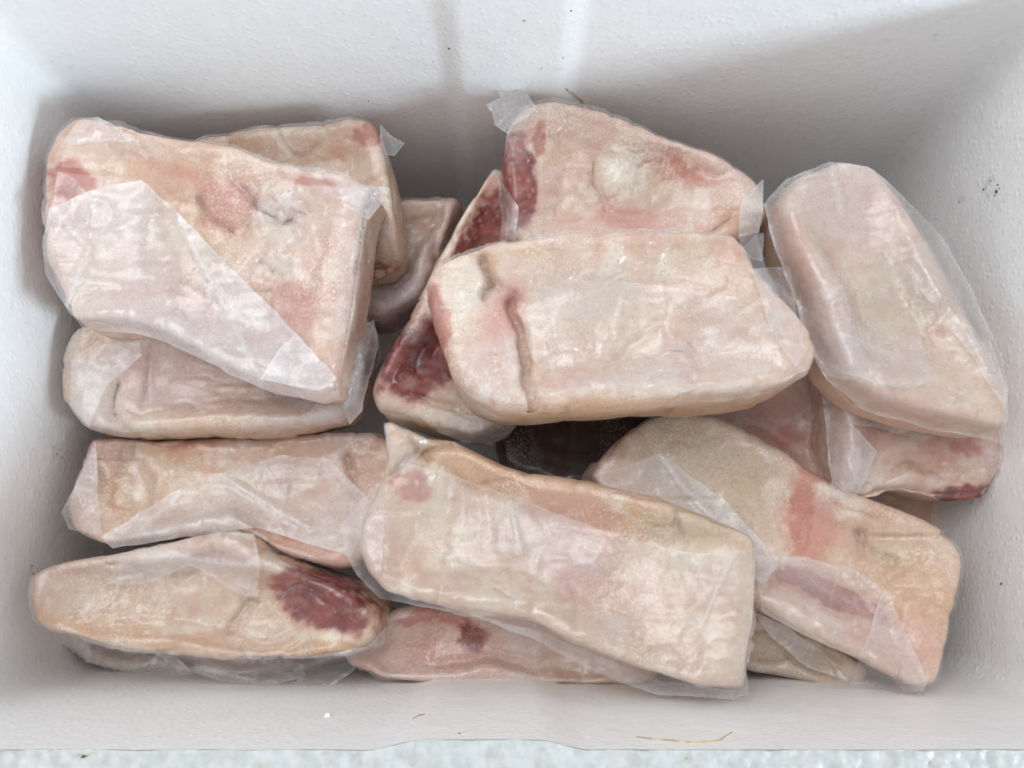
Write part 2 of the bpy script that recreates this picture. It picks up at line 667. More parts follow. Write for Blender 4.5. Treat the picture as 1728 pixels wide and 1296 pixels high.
    AMT = {'tan': 0.68, 'olive': 0.72, 'pink': 0.85, 'pale': 0.85, 'brown': 0.8, 'dark': 0.96}
    skin = 0.45 * sstep(0.0, 0.35, fbm(V, 26, sd + 95, 3))
    red = np.zeros(len(V))
    inten = np.zeros(len(V))
    for pt in sorted(patches, key=lambda p: ('skin', 'tan', 'olive', 'pink', 'pale', 'brown', 'dark', 'red').index(p[0])):
        kind, x, y, rx, ry, rot, s = pt
        a = math.radians(rot)
        u = ((wx - x) * math.cos(a) + (wy - y) * math.sin(a)) / rx
        v = (-(wx - x) * math.sin(a) + (wy - y) * math.cos(a)) / ry
        q = np.sqrt(u * u + v * v)
        if kind == 'red':
            cv = sstep(1.35, 0.62, q + 0.30 * n2 + 0.20 * n3)
            inten = np.where(cv > red, s, inten)
            red = np.maximum(red, cv)
        elif kind == 'skin':
            skin = np.maximum(skin, s * sstep(1.25, 0.6, q) * (0.55 + 0.45 * sstep(-0.2, 0.2, n2)))
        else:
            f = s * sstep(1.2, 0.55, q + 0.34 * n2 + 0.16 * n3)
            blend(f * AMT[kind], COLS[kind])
    blend(sstep(0.0, 0.35, red) * 0.55, (0.70, 0.40, 0.30))
    k = sstep(-0.4, 0.45, n2)[:, None]
    RC = np.array((0.300, 0.060, 0.048)) * (1 - k) + np.array((0.190, 0.028, 0.028)) * k
    fib = fbm(V * np.array([1.0, 4.5, 2.0]), 110, sd + 77, 3)[:, None]
    RC = RC * (1 + 0.55 * fib)
    k = (sstep(0.95, 0.45, inten) * 0.85)[:, None]
    RC = RC * (1 - k) + np.array((0.60, 0.245, 0.185)) * k
    bd = bead_field(V, 0.0042, seed + 5)
    sp = sstep(0.34, 0.20, bd) * sstep(-0.1, 0.3, n1 + 0.5 * n2)
    sp = np.maximum(sp * 0.5, sstep(0.15, 0.5, n3) * 0.20)[:, None]
    RC = RC * (1 - sp) + np.array((0.66, 0.40, 0.34)) * sp
    r_ = sstep(0.25, 0.85, red)[:, None] * (0.55 + 0.45 * np.clip(inten, 0, 1))[:, None]
    C[:] = C * (1 - r_) + RC * r_
    tv = ((1.0, 1.0, 1.0), (1.02, 0.985, 0.95), (0.98, 0.94, 0.95), (1.03, 1.03, 1.03), (0.96, 0.96, 0.90))[seed % 5]
    C[:] = C * np.array(tv) * np.array((0.90, 0.865, 0.840))
    ca = me.attributes.new('flesh', 'FLOAT_COLOR', 'POINT')
    ca.data.foreach_set('color', np.ascontiguousarray(np.column_stack([np.clip(C, 0, 1), np.ones(len(V))]), dtype=np.float32).ravel())
    attr(me, 'skin', skin)
    attr(me, 'frost', 0.42 * sstep(-0.1, 0.45, fbm(V, 32, sd + 97, 3)) * (1 - 0.6 * np.clip(red, 0, 1)))
    shade(me)
    # the film that hugs the piece
    fm = me.copy()
    for c in ('flesh', 'skin', 'frost'):
        fm.attributes.remove(fm.attributes[c])
    N = normals(me)
    FV = smooth(V.copy(), E, 22)
    FV += N * np.clip(0.0003 + ((V - FV) * N).sum(1), 0, None)[:, None]
    FV = smooth(FV, E, 8)
    FV += N * np.clip(0.0003 + ((V - FV) * N).sum(1), 0, None)[:, None]
    SV = V * np.array([1.0, 1.5, 1.0])
    f1 = facet_field(SV, 0.022, sd + 51, 1.3)
    f2 = facet_field(V, 0.010, sd + 57, 1.3)
    crz = crease_lines(px, py, V, np.array(outline, float), sd)
    loose = sstep(-0.25, 0.35, fbm(V, 18, sd + 59, 2))
    wr = np.clip(f1 + 0.25, 0, None) * 0.0018 * (0.35 + 0.65 * loose) + np.clip(f2 + 0.2, 0, None) * 0.0008 * loose
    wr *= up
    FV += N * (film_lift * (0.4 + 0.6 * up) + wr + crz * 0.0007 * up)[:, None]
    SVN = V + N * 0.0004
    FV = SVN + (FV - SVN) * sstep(0.60, 0.92, N[:, 2])[:, None]
    set_verts(fm, FV)
    mk = np.full(len(V), milk) * (0.55 + 0.9 * sstep(-0.35, 0.5, fbm(V, 30, sd + 81, 3))) * (0.8 + 0.6 * np.clip(wr / 0.0011, 0, 1))
    mk += 0.24 * sstep(0.02, 0.45, fbm(V, 24, sd + 83, 4)) * (0.35 + 0.65 * sstep(-0.2, 0.35, fbm(V, 200, sd + 85, 2)))
    mk *= 0.45 + 0.55 * up
    mk += crz * 0.18 + 0.35 * sstep(0.62, 0.85, vnoise(V, 420, sd + 87)) * sstep(0.0, 0.4, fbm(V, 35, sd + 88, 2))  # frosty milk specks painted in as small glints
    for (x, y, rx, ry, rot, s) in milkp:
        a = math.radians(rot)
        u = ((wx - x) * math.cos(a) + (wy - y) * math.sin(a)) / rx
        v = (-(wx - x) * math.sin(a) + (wy - y) * math.cos(a)) / ry
        mk = mk + s * (1 - sstep(0.6, 1.25, np.hypot(u, v)))
    mk *= 1 - 0.55 * np.clip(red, 0, 1)
    attr(fm, 'milk', np.clip(mk, 0, 0.85))
    shade(fm)
    root = bpy.data.objects.new('wrapped_duck', None)
    COL.objects.link(root)
    base = np.array([cen[0], cen[1], V[:, 2].min()])
    root.location = base
    tag(root, label, 'frozen duck', 'wrapped duck pieces in the foam box')
    mo = link('meat', me, MEAT, root)
    fo = link('film', fm, FILM, root)
    for o in (mo, fo):
        o.matrix_parent_inverse = Matrix.Translation(-Vector(base))
    mo.color = (seed * 1.37 + tint[0], seed * 0.71, seed * 2.11, 1)
    fm.materials.clear()
    fm.materials.append(FILM)
    bvh = BVHTree.FromPolygons([tuple(v) for v in FV], [tuple(p.vertices) for p in fm.polygons])
    for k, fl in enumerate(flaps):
        make_flap(root, base, bvh, zf, sd + 200 + k * 7, **fl)
    PACKS.append(root)
    return root


def inside(x, y, poly):
    c = np.zeros(len(x), bool)
    j = len(poly) - 1
    for i in range(len(poly)):
        xi, yi = poly[i]
        xj, yj = poly[j]
        m = ((yi > y) != (yj > y))
        c ^= m & (x < (xj - xi) * (y - yi) / (yj - yi + 1e-12) + xi)
        j = i
    return c


def make_flap(root, base, bvh, zf, sd, poly, milk=0.4, z=None, taut=30, lift=0.0011, wr=0.0012, step=5.0, edge=0.16,
              name='film_flap', rise=0.0, folds=()):
    """a loose tongue of film: laid over the piece where it lies on it, free where it sticks out"""
    P = np.array(poly, float)
    # densify the edge, with a slight waver
    B = []
    for a, b_ in zip(P, np.roll(P, -1, axis=0)):
        m = max(2, int(np.hypot(*(b_ - a)) / step))
        for i in range(m):
            B.append(a + (b_ - a) * i / m)
    B = np.array(B)
    B3 = np.column_stack([B, np.zeros(len(B))])
    B = B + np.column_stack([vnoise(B3, 1 / 26.0, sd), vnoise(B3, 1 / 26.0, sd + 1)]) * 2.2
    x0, y0 = B.min(0)
    x1, y1 = B.max(0)
    gx, gy = np.meshgrid(np.arange(x0, x1, step), np.arange(y0, y1, step * 0.87))
    gx = gx + (np.arange(gx.shape[0]) % 2)[:, None] * step * 0.5
    G = np.column_stack([gx.ravel(), gy.ravel()])
    G = G + rng.uniform(-0.18, 0.18, G.shape) * step
    ok = inside(G[:, 0], G[:, 1], B)
    closed = np.vstack([B, B[:1]])
    ok &= seg_dist(G[:, 0], G[:, 1], closed) > step * 0.45
    G = G[ok]
    A = np.vstack([B, G])
    nb = len(B)
    r = delaunay_2d_cdt([Vector(p) for p in A], [(i, (i + 1) % nb) for i in range(nb)], [list(range(nb))], 1, 1e-4)
    A = np.array([tuple(v) for v in r[0]])
    tris = r[2]
    u, v = (A[:, 0] - CX) / FPX, (CY - A[:, 1]) / FPX
    ray = np.column_stack([u, ST + v * CT, v * ST - CT])
    org = Vector((0, 0, CAM_H))
    hit = np.full(len(A), np.inf)
    for i in range(len(A)):
        L = np.linalg.norm(ray[i])
        loc, nn, _, d = bvh.ray_cast(org, Vector(ray[i] / L))
        if loc is not None:
            hit[i] = d / L
    zz = np.array([(zf(a[0], a[1]) if z is None else (z if not callable(z) else z(a[0], a[1]))) for a in A])
    free = (zz - CAM_H) / ray[:, 2]
    on = np.isfinite(hit)
    D = np.where(on, hit - lift, free)
    D0 = D.copy()
    E = set()
    for t in tris:
        for a, b_ in zip(t, list(t[1:]) + [t[0]]):
            E.add((min(a, b_), max(a, b_)))
    E = np.array(sorted(E))
    cap = np.where(on, hit - lift, np.inf)
    d = D[:, None]
    for _ in range(taut):
        d = smooth(d, E, 1, 0.6)
        d[:, 0] = np.minimum(d[:, 0], cap)
    D = d[:, 0]
    Pw = ray * D[:, None]
    wig = fbm(Pw * np.array([1.0, 2.4, 1.0]), 38, sd + 3, 3) * wr * 1.6
    D = D - np.abs(wig) - np.clip(1 - np.abs(fbm(Pw, 30, sd + 4, 2)) * 4, 0, 1) ** 2 * wr
    ed = seg_dist(A[:, 0], A[:, 1], closed)
    for (fp, wpx, dep) in folds:
        D = D - dep * np.exp(-(seg_dist(A[:, 0], A[:, 1], fp) / wpx) ** 2)
    D = D - rise * (1 - sstep(0, 40, ed))
    crz = crease_lines(A[:, 0], A[:, 1], Pw, P, sd + 5, 9)
    D = D - np.clip(facet_field(Pw * np.array([1.0, 1.6, 1.0]), 0.016, sd + 6, 1.4) + 0.2, 0, None) * wr * 1.5
    D = D - crz * 0.0006
    V = ray * D[:, None] + np.array([0, 0, CAM_H])
    me = mesh_np(name, V, tris)
    shade(me)
    mk = milk * (0.40 + 1.0 * sstep(-0.35, 0.4, fbm(V, 22, sd + 9, 3)))
    mk += edge * np.exp(-(ed / 4.0) ** 2) * sstep(-0.5, 0.4, fbm(V, 30, sd + 10, 2)) + crz * 0.14
    for (fp, wpx, dep) in folds:
        mk = mk + 0.25 * np.exp(-(seg_dist(A[:, 0], A[:, 1], fp) / wpx) ** 2)
    attr(me, 'milk', np.clip(mk, 0, 0.85))
    o = link(name, me, FILM, root)
    o.matrix_parent_inverse = Matrix.Translation(-Vector(base))
    return o


# --- bottom layer, seen only in the gaps
pack('dark red duck piece with painted-in shade, deep in the gap at the middle of the box',
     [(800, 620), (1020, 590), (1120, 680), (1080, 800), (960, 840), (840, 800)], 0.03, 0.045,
     patches=[('dark', 940, 740, 300, 200, 0, 1.0)], vox=0.0022, seed=1, milk=0.05)  # near-black meat colour paints in the shade of the gap
pack('cream duck piece half hidden low behind the dark red piece beside the back wall gap',
     [(560, 350), (670, 338), (785, 342), (760, 400), (745, 450), (715, 520), (650, 552), (590, 540), (540, 450)], 0.075, 0.045,
     patches=[('pink', 680, 500, 60, 60, 0, .6), ('tan', 760, 360, 40, 40, 0, .5), ('brown', 735, 400, 8, 50, 10, .6)],
     creases=[([(742, 345), (735, 440)], 9, 0.003)], milkp=[(665, 470, 60, 50, 0, .25)], vox=0.0022, seed=2, milk=0.16)
pack('pinkish duck piece lying low between the middle packet and the right wall',
     [(1120, 640), (1250, 560), (1380, 560), (1410, 680), (1420, 820), (1390, 850), (1300, 800), (1180, 740)], 0.075, 0.045,
     patches=[('pink', 1310, 720, 110, 90, 20, .9), ('red', 1340, 730, 40, 16, -10, .35)], vox=0.0022, seed=3, milk=0.16,
     milkp=[(1230, 690, 40, 60, 0, .15)])
pack('duck piece in murky film low in the front left corner',
     [(95, 1050), (150, 1010), (330, 1040), (520, 1090), (520, 1135), (330, 1142), (190, 1128), (110, 1090)], 0.06, 0.04,
     patches=[('olive', 240, 1100, 150, 60, 0, .8)], vox=0.0022, seed=4, milk=0.30,
     flaps=[dict(poly=[(110, 1060), (200, 1075), (300, 1110), (330, 1140), (240, 1138), (150, 1120)], milk=.35, taut=40)])
pack('yellowish duck piece low at the front wall under the striped pink piece',
     [(1180, 1040), (1290, 1020), (1400, 1080), (1470, 1130), (1440, 1164), (1330, 1146), (1265, 1132), (1200, 1110)], 0.085, 0.04,
     patches=[('olive', 1320, 1100, 120, 50, 20, .9), ('tan', 1300, 1090, 60, 30, 0, .6)], vox=0.0022, seed=5, milk=0.16,
     flaps=[dict(poly=[(1268, 1030), (1330, 1060), (1400, 1110), (1430, 1150), (1370, 1130), (1300, 1075)], milk=.32, taut=40)])
pack('dim duck piece low beside the right wall behind the orange banded piece',
     [(1430, 800), (1530, 790), (1625, 830), (1635, 900), (1600, 960), (1520, 940), (1440, 900)], 0.05, 0.045,
     patches=[('tan', 1540, 870, 110, 80, 0, .8), ('brown', 1500, 900, 60, 50, 0, .5)], vox=0.0022, seed=6, milk=0.15)
pack('pale pink duck piece with one red spot lying along the front wall',
     [(560, 1080), (640, 1030), (800, 1000), (1000, 1020), (1120, 1080), (1110, 1150), (1000, 1152), (900, 1150), (760, 1148), (640, 1142), (590, 1128)],
     0.09, 0.045, patches=[('red', 795, 1077, 22, 26, 10, 1.0), ('pink', 760, 1110, 150, 40, 0, .6), ('red', 730, 1045, 70, 14, 5, .6), ('pale', 690, 1135, 60, 10, 3, .6)],
     slopes=[(1000, 1105, 600, 1095, -0.0, 0.01)], vox=0.0022, seed=7, milk=0.12, milkp=[(880, 1075, 40, 40, 0, .2)])
# --- middle layer
pack('dark red meaty duck piece wedged slanting between the left packets and the middle packet',
     [(835, 285), (900, 300), (960, 420), (940, 560), (880, 700), (860, 735), (800, 752), (735, 735), (640, 700), (632, 670), (655, 620), (700, 540), (735, 450), (785, 360)],
     [(835, 290, 0.105), (640, 700, 0.10), (860, 720, 0.085)], 0.05, R=0.02,
     patches=[('red', 760, 570, 66, 90, 28, 1.0), ('red', 810, 400, 34, 110, 30, .95), ('red', 700, 610, 60, 70, 30, 1.0),
              ('pale', 745, 720, 110, 34, 10, .6)],
     creases=[([(660, 660), (740, 675), (800, 700)], 8, 0.004)],
     milkp=[(705, 560, 34, 16, 10, .35), (700, 600, 22, 18, 0, .30), (790, 720, 60, 30, 0, .3), (690, 650, 18, 12, 0, .3)], seed=8, milk=0.07,
     flaps=[dict(poly=[(720, 690), (790, 700), (862, 705), (870, 722), (830, 752), (790, 748), (740, 730)], milk=.35, wr=.002)])
pack('cream duck piece tucked against the back wall behind the large left packet',
     [(330, 252), (430, 238), (520, 224), (600, 208), (640, 220), (657, 262), (672, 330), (683, 400), (682, 440), (662, 462), (600, 470), (480, 430), (360, 330)],
     [(340, 250, 0.098), (620, 210, 0.118), (670, 450, 0.112)], 0.042, R=0.016,
     patches=[('red', 625, 228, 26, 20, 0, .55), ('pink', 590, 235, 60, 30, 0, .5), ('tan', 400, 255, 60, 20, -10, .8), ('red', 640, 448, 30, 9, 12, .6),
              ('tan', 645, 440, 44, 22, 10, .8), ('pink', 462, 258, 14, 24, 0, .7)],
     slopes=[(690, 415, 610, 400, 0.9, 0.006)], seed=9, milk=0.10, milkp=[(655, 250, 20, 30, 0, .3)],
     flaps=[dict(poly=[(640, 210), (662, 230), (683, 241), (668, 262), (652, 262), (642, 240)], milk=.42, z=0.128, wr=.002)])
pack('pink duck piece in milky film under the large packet by the left wall',
     [(140, 560), (240, 520), (420, 520), (600, 530), (636, 548), (640, 590), (622, 640), (611, 690), (590, 715), (520, 730), (430, 738), (330, 738), (200, 734), (155, 726), (116, 682), (118, 610)],
     0.10, 0.05, R=0.017,
     patches=[('pink', 360, 640, 220, 60, 5, .45), ('tan', 160, 575, 30, 20, 0, .8), ('tan', 420, 730, 220, 18, 0, .7), ('pale', 160, 670, 40, 50, 0, .5)],
     slopes=[(120, 690, 620, 690, -0.0, 0.01)], creases=[([(200, 650), (185, 700), (215, 732)], 9, 0.005), ([(205, 610), (195, 640)], 7, 0.001)],
     ridges=[([(200, 690), (400, 702), (590, 690)], 20, 0.001)],
     seed=10, milk=0.26, milkp=[(330, 640, 160, 50, 8, .10), (625, 600, 26, 60, 5, .25)],
     flaps=[dict(poly=[(596, 560), (632, 540), (640, 585), (622, 640), (612, 692), (590, 716), (578, 690), (590, 620)], milk=.36),
            dict(poly=[(122, 602), (150, 585), (235, 575), (240, 600), (180, 650), (150, 720), (118, 684)], milk=.28)])
pack('duck piece with tan edge and a large diagonal film fold below the left stack',
     [(165, 742), (210, 738), (350, 738), (500, 732), (650, 730), (700, 780), (690, 860), (640, 930), (590, 962), (500, 942), (430, 902), (330, 905), (180, 922), (134, 890), (128, 858), (150, 800)],
     [(160, 740, 0.082), (110, 880, 0.096), (640, 850, 0.085)], 0.045, R=0.018,
     patches=[('tan', 400, 755, 260, 24, 0, .9), ('tan', 620, 770, 60, 40, 0, .9), ('tan', 190, 830, 26, 40, 0, .8), ('pink', 520, 930, 120, 30, 15, .6),
              ('red', 330, 752, 60, 10, 0, .35), ('brown', 560, 955, 50, 10, 20, .5), ('olive', 420, 830, 100, 40, -5, .4)],
     creases=[([(215, 740), (200, 800)], 7, 0.003), ([(590, 770), (600, 830)], 8, 0.004)], seed=11, milk=0.15,
     flaps=[dict(poly=[(104, 862), (135, 802), (162, 745), (166, 838), (172, 905), (114, 892)], milk=.34, edge=.15),
            dict(poly=[(172, 905), (260, 850), (340, 805), (480, 768), (555, 775), (610, 830), (640, 860), (590, 940), (545, 925), (430, 890), (330, 905), (190, 925)],
                 milk=.30, taut=60, folds=[([(370, 800), (470, 860), (520, 890)], 6, .002), ([(300, 840), (240, 890)], 5, .001)])])
pack('pale duck piece with a dark red end, under the packet on the right wall',
     [(1372, 560), (1500, 560), (1660, 640), (1672, 745), (1672, 800), (1655, 840), (1590, 842), (1560, 838), (1500, 830), (1445, 846), (1408, 840), (1398, 750), (1390, 665)],
     [(1380, 600, 0.105), (1410, 840, 0.105), (1660, 820, 0.11)], 0.05, R=0.014,
     patches=[('red', 1625, 828, 46, 20, -8, 1.0), ('pink', 1600, 750, 60, 30, 0, .8), ('red', 1620, 752, 34, 10, 5, .5), ('tan', 1560, 780, 70, 30, 0, .6), ('pale', 1480, 800, 80, 26, 0, .7),
              ('pink', 1470, 740, 60, 26, 0, .5)],
     slopes=[(1700, 775, 1400, 790, 0.7, 0.008)], creases=[([(1450, 845), (1480, 815), (1500, 830)], 8, .004)],
     seed=12, milk=0.13, milkp=[(1440, 790, 40, 60, 10, .22)],
     flaps=[dict(poly=[(1385, 640), (1410, 650), (1440, 720), (1480, 760), (1450, 830), (1440, 846), (1405, 842), (1398, 760)], milk=.19, taut=40),
            dict(poly=[(1432, 670), (1500, 700), (1560, 722), (1520, 732), (1470, 720), (1438, 715)], milk=.35)])
pack('greenish cream duck piece with an orange band slanting toward the front right corner',
     [(985, 800), (1040, 735), (1090, 700), (1140, 692), (1190, 703), (1300, 762), (1420, 830), (1560, 892), (1610, 936), (1598, 1002), (1578, 1090), (1570, 1160), (1535, 1166), (1445, 1116), (1290, 1040), (1150, 960), (1020, 880)],
     [(1100, 720, 0.085), (1600, 950, 0.105), (1540, 1150, 0.120)], 0.048, R=0.013,
     patches=[('red', 1352, 880, 22, 60, 14, .42), ('pink', 1365, 885, 55, 70, 10, .95), ('tan', 1480, 960, 150, 90, 28, .6), ('pink', 1540, 1080, 50, 80, 10, .45),
              ('olive', 1180, 790, 170, 80, 28, .95), ('skin', 1180, 790, 170, 80, 28, 1.0), ('red', 1390, 1000, 100, 24, 25, .75), ('pink', 1400, 1040, 140, 26, 27, .7),
              ('pale', 1360, 1030, 100, 12, 27, .5), ('olive', 1500, 930, 40, 25, 20, .6), ('red', 1370, 800, 50, 14, 30, .5), ('brown', 1470, 920, 30, 8, 50, .4), ('brown', 1030, 750, 40, 40, 0, .4), ('tan', 1060, 760, 40, 50, 30, .6)],
     slopes=[(1600, 1150, 1270, 960, 0.35, 0.01)], creases=[([(1450, 900), (1460, 930), (1500, 945)], 7, .003)],
     seed=13, milk=0.09,
     flaps=[dict(poly=[(1000, 800), (1060, 785), (1110, 765), (1150, 790), (1230, 850), (1290, 920), (1310, 960), (1290, 985), (1240, 960), (1100, 880)], milk=.42, taut=50, edge=.1,
                 folds=[([(1120, 775), (1160, 830), (1200, 870)], 7, .002)]),
            dict(poly=[(1276, 940), (1360, 940), (1440, 962), (1492, 990), (1478, 1050), (1455, 1110), (1380, 1085), (1285, 1030)], milk=.36, taut=40),
            dict(poly=[(1492, 992), (1530, 1070), (1566, 1150), (1558, 1168), (1520, 1168), (1432, 1166), (1462, 1080)], milk=.50, taut=30, lift=.002)])
pack('pointed duck piece with a dark red meat end in the front left corner',
     [(72, 1002), (74, 972), (98, 953), (140, 943), (220, 928), (320, 905), (385, 893), (425, 900), (470, 935), (540, 965), (610, 995), (650, 1030), (652, 1066), (620, 1096), (500, 1114), (400, 1118), (250, 1100), (140, 1078), (98, 1060), (75, 1036)],
     0.112, 0.05, R=0.016,
     patches=[('red', 550, 1010, 92, 48, 22, 1.0), ('tan', 430, 1090, 240, 26, 3, .85), ('tan', 200, 1060, 120, 24, 10, .7), ('olive', 220, 1000, 120, 40, -8, .35), ('tan', 450, 985, 20, 24, 0, .6),
              ('brown', 500, 1108, 120, 6, -2, .6), ('pale', 560, 1070, 80, 14, 5, .5)],
     creases=[([(385, 1058), (425, 1018)], 6, .0035)], seed=14, milk=0.10, milkp=[(300, 955, 120, 24, -10, .2), (560, 960, 70, 14, 24, .25), (120, 990, 60, 40, -20, .15)],
     flaps=[dict(poly=[(205, 936), (300, 912), (385, 894), (428, 902), (440, 955), (434, 1008), (400, 1000), (320, 955), (250, 985), (180, 985)], milk=.19, taut=40, folds=[([(290, 940), (420, 955)], 5, .0015)]),
            dict(poly=[(250, 1098), (400, 1112), (520, 1108), (620, 1092), (654, 1058), (648, 1085), (600, 1130), (548, 1168), (542, 1150), (490, 1164), (505, 1146), (440, 1158), (370, 1148), (300, 1126)], milk=.28, z=0.105, taut=10, wr=.003,
                 folds=[([(500, 1130), (640, 1085)], 6, .003), ([(330, 1125), (430, 1150)], 5, .002)])])
pack('cream duck piece with a pale swollen patch standing at the back wall, right of centre',
     [(862, 208), (885, 190), (922, 184), (1010, 200), (1100, 235), (1200, 275), (1242, 305), (1272, 338), (1282, 380), (1262, 400), (1200, 440), (1000, 460), (880, 440), (842, 415), (846, 370), (838, 300), (846, 235)],
     [(880, 190, 0.128), (1270, 340, 0.122), (1000, 430, 0.118)], 0.055, R=0.017,
     patches=[('red', 872, 315, 34, 88, 3, .92), ('red', 912, 240, 12, 34, 10, .6), ('pink', 1060, 375, 60, 24, 15, .8), ('pink', 1150, 280, 90, 26, 25, .65), ('red', 1160, 285, 40, 12, 28, .35),
              ('pale', 1050, 290, 46, 50, 20, .95), ('olive', 1060, 230, 40, 14, 15, .5), ('tan', 930, 250, 30, 40, 0, .4), ('olive', 1120, 320, 60, 40, 0, .4), ('tan', 1240, 370, 40, 24, 0, .6)],
     ridges=[([(1050, 270), (1050, 310)], 34, .004)], creases=[([(1003, 270), (1000, 310), (1025, 350)], 7, .003), ([(1200, 385), (1235, 370), (1270, 375)], 8, .003)],
     slopes=[(905, 420, 900, 200, -0.0, .01)],
     seed=15, milk=0.10, milkp=[(868, 240, 24, 40, 0, .3), (880, 390, 30, 30, 0, .25)],
     flaps=[dict(poly=[(820, 178), (845, 165), (838, 152), (880, 148), (908, 182), (890, 200), (868, 212), (858, 228), (836, 210), (830, 192)], milk=.42, z=0.140, wr=.004, taut=8, step=5),
            dict(poly=[(838, 300), (856, 320), (875, 350), (868, 400), (880, 425), (842, 418), (846, 372)], milk=.30, wr=.003, step=5),
            dict(poly=[(1262, 326), (1289, 301), (1289, 345), (1280, 395), (1245, 398), (1250, 350)], milk=.36, wr=.002, z=.125)])
# --- top layer
pack('duck piece swathed in milky film leaning on the right wall',
     [(1298, 350), (1332, 308), (1400, 284), (1452, 290), (1480, 318), (1545, 412), (1604, 524), (1654, 618), (1684, 692), (1680, 738), (1560, 716), (1455, 684), (1408, 640), (1376, 580), (1350, 500), (1316, 420)],
     [(1400, 290, 0.130), (1690, 700, 0.155), (1400, 620, 0.150)], 0.05, R=0.022,
     patches=[('olive', 1510, 500, 90, 90, 0, .8), ('tan', 1510, 520, 50, 60, 0, .55), ('skin', 1490, 500, 110, 110, 30, 1.0), ('pink', 1340, 420, 30, 110, -15, .6), ('tan', 1385, 305, 20, 12, 0, .7),
              ('pink', 1540, 690, 90, 24, 10, .4)],
     seed=46, lump=0.6, milk=0.14, milkp=[(1470, 600, 90, 50, 10, .16), (1600, 640, 60, 60, 0, .10)],
     flaps=[dict(poly=[(1288, 346), (1328, 302), (1400, 272), (1465, 280), (1505, 310), (1592, 400), (1642, 490), (1690, 600), (1702, 660), (1697, 748), (1560, 722), (1455, 692), (1395, 640), (1360, 580), (1343, 512), (1312, 430)],
                 milk=.22, taut=40, edge=.25, folds=[([(1405, 280), (1420, 360)], 5, .001), ([(1590, 400), (1640, 580)], 7, .002)]),
            dict(poly=[(1345, 512), (1420, 560), (1520, 600), (1555, 560), (1570, 640), (1540, 655), (1420, 640), (1395, 632), (1362, 578)], milk=.22, taut=30, folds=[([(1400, 620), (1480, 645), (1550, 645)], 6, .0015)]),
            dict(poly=[(1500, 420), (1592, 402), (1642, 490), (1700, 655), (1695, 690), (1640, 600), (1560, 500)], milk=.20, taut=60)])
pack('large duck packet with a big diagonal film fold, against the left wall at the back',
     [(112, 238), (145, 215), (225, 224), (300, 246), (400, 260), (560, 300), (645, 322), (632, 348), (622, 380), (612, 440), (600, 540), (584, 620), (574, 668), (540, 676), (470, 662), (430, 648), (330, 600), (280, 574), (230, 558), (140, 553), (128, 520), (112, 484), (98, 450), (98, 360), (96, 285)],
     [(110, 260, 0.140), (640, 330, 0.152), (560, 670, 0.148)], 0.046, R=0.012,
     patches=[('red', 118, 305, 40, 34, 10, .62), ('pink', 122, 330, 40, 60, 10, .8), ('tan', 300, 310, 170, 60, 14, .6), ('pink', 330, 300, 120, 14, 20, .6), ('pink', 385, 345, 55, 40, 15, .75), ('brown', 345, 345, 10, 28, 10, .45),
              ('pale', 480, 370, 55, 50, 20, .8), ('pale', 470, 450, 40, 26, 10, .95), ('pink', 500, 370, 40, 24, 60, .5), ('pink', 490, 520, 60, 50, 40, .75), ('tan', 470, 500, 60, 40, 40, .6),
              ('red', 540, 315, 40, 8, 10, .4), ('pale', 230, 250, 70, 20, 15, .4), ('olive', 200, 260, 16, 8, 0, .7), ('olive', 280, 420, 140, 70, 20, .45), ('olive', 470, 385, 20, 20, 0, .6)],
     creases=[([(335, 330), (350, 370), (395, 395)], 9, .0035), ([(430, 345), (470, 380), (520, 360)], 9, .003), ([(400, 310), (430, 345), (420, 400)], 10, .003), ([(300, 520), (330, 560)], 7, .002), ([(440, 440), (480, 470)], 6, .002)],
     ridges=[([(385, 345), (400, 360)], 26, .003), ([(480, 440), (500, 460)], 24, .002)],
     slopes=[(578, 320, 515, 640, 0.6, 0.003)],
     seed=17, milk=0.08, milkp=[(600, 335, 50, 18, 8, .3), (590, 480, 24, 140, 8, .12)],
     flaps=[dict(poly=[(82, 352), (150, 322), (238, 303), (300, 358), (400, 462), (500, 562), (568, 640), (576, 674), (545, 680), (470, 666), (430, 652), (330, 603), (285, 580), (230, 562), (140, 558), (112, 518), (76, 462), (72, 400)],
                 milk=.33, taut=40, edge=.18, folds=[([(90, 350), (150, 420), (110, 520)], 6, .0015), ([(300, 370), (400, 560), (440, 640)], 5, .001), ([(110, 470), (200, 480)], 5, .0015)]),
            dict(poly=[(300, 360), (400, 462), (500, 562), (560, 632), (480, 640), (400, 590), (350, 500)], milk=.16, taut=30, lift=.0022),
            dict(poly=[(470, 590), (500, 562), (570, 640), (540, 660), (440, 640)], milk=.25, taut=30, lift=.0025),
            dict(poly=[(138, 200), (165, 196), (205, 218), (230, 236), (190, 238), (120, 244), (108, 235)], milk=.30, z=.146, wr=.002),
            dict(poly=[(572, 318), (610, 312), (658, 319), (640, 348), (624, 372), (580, 350)], milk=.30, z=.160, wr=.002, step=5),
            dict(poly=[(86, 350), (100, 290), (124, 300), (150, 330), (110, 370), (96, 400)], milk=.12)])
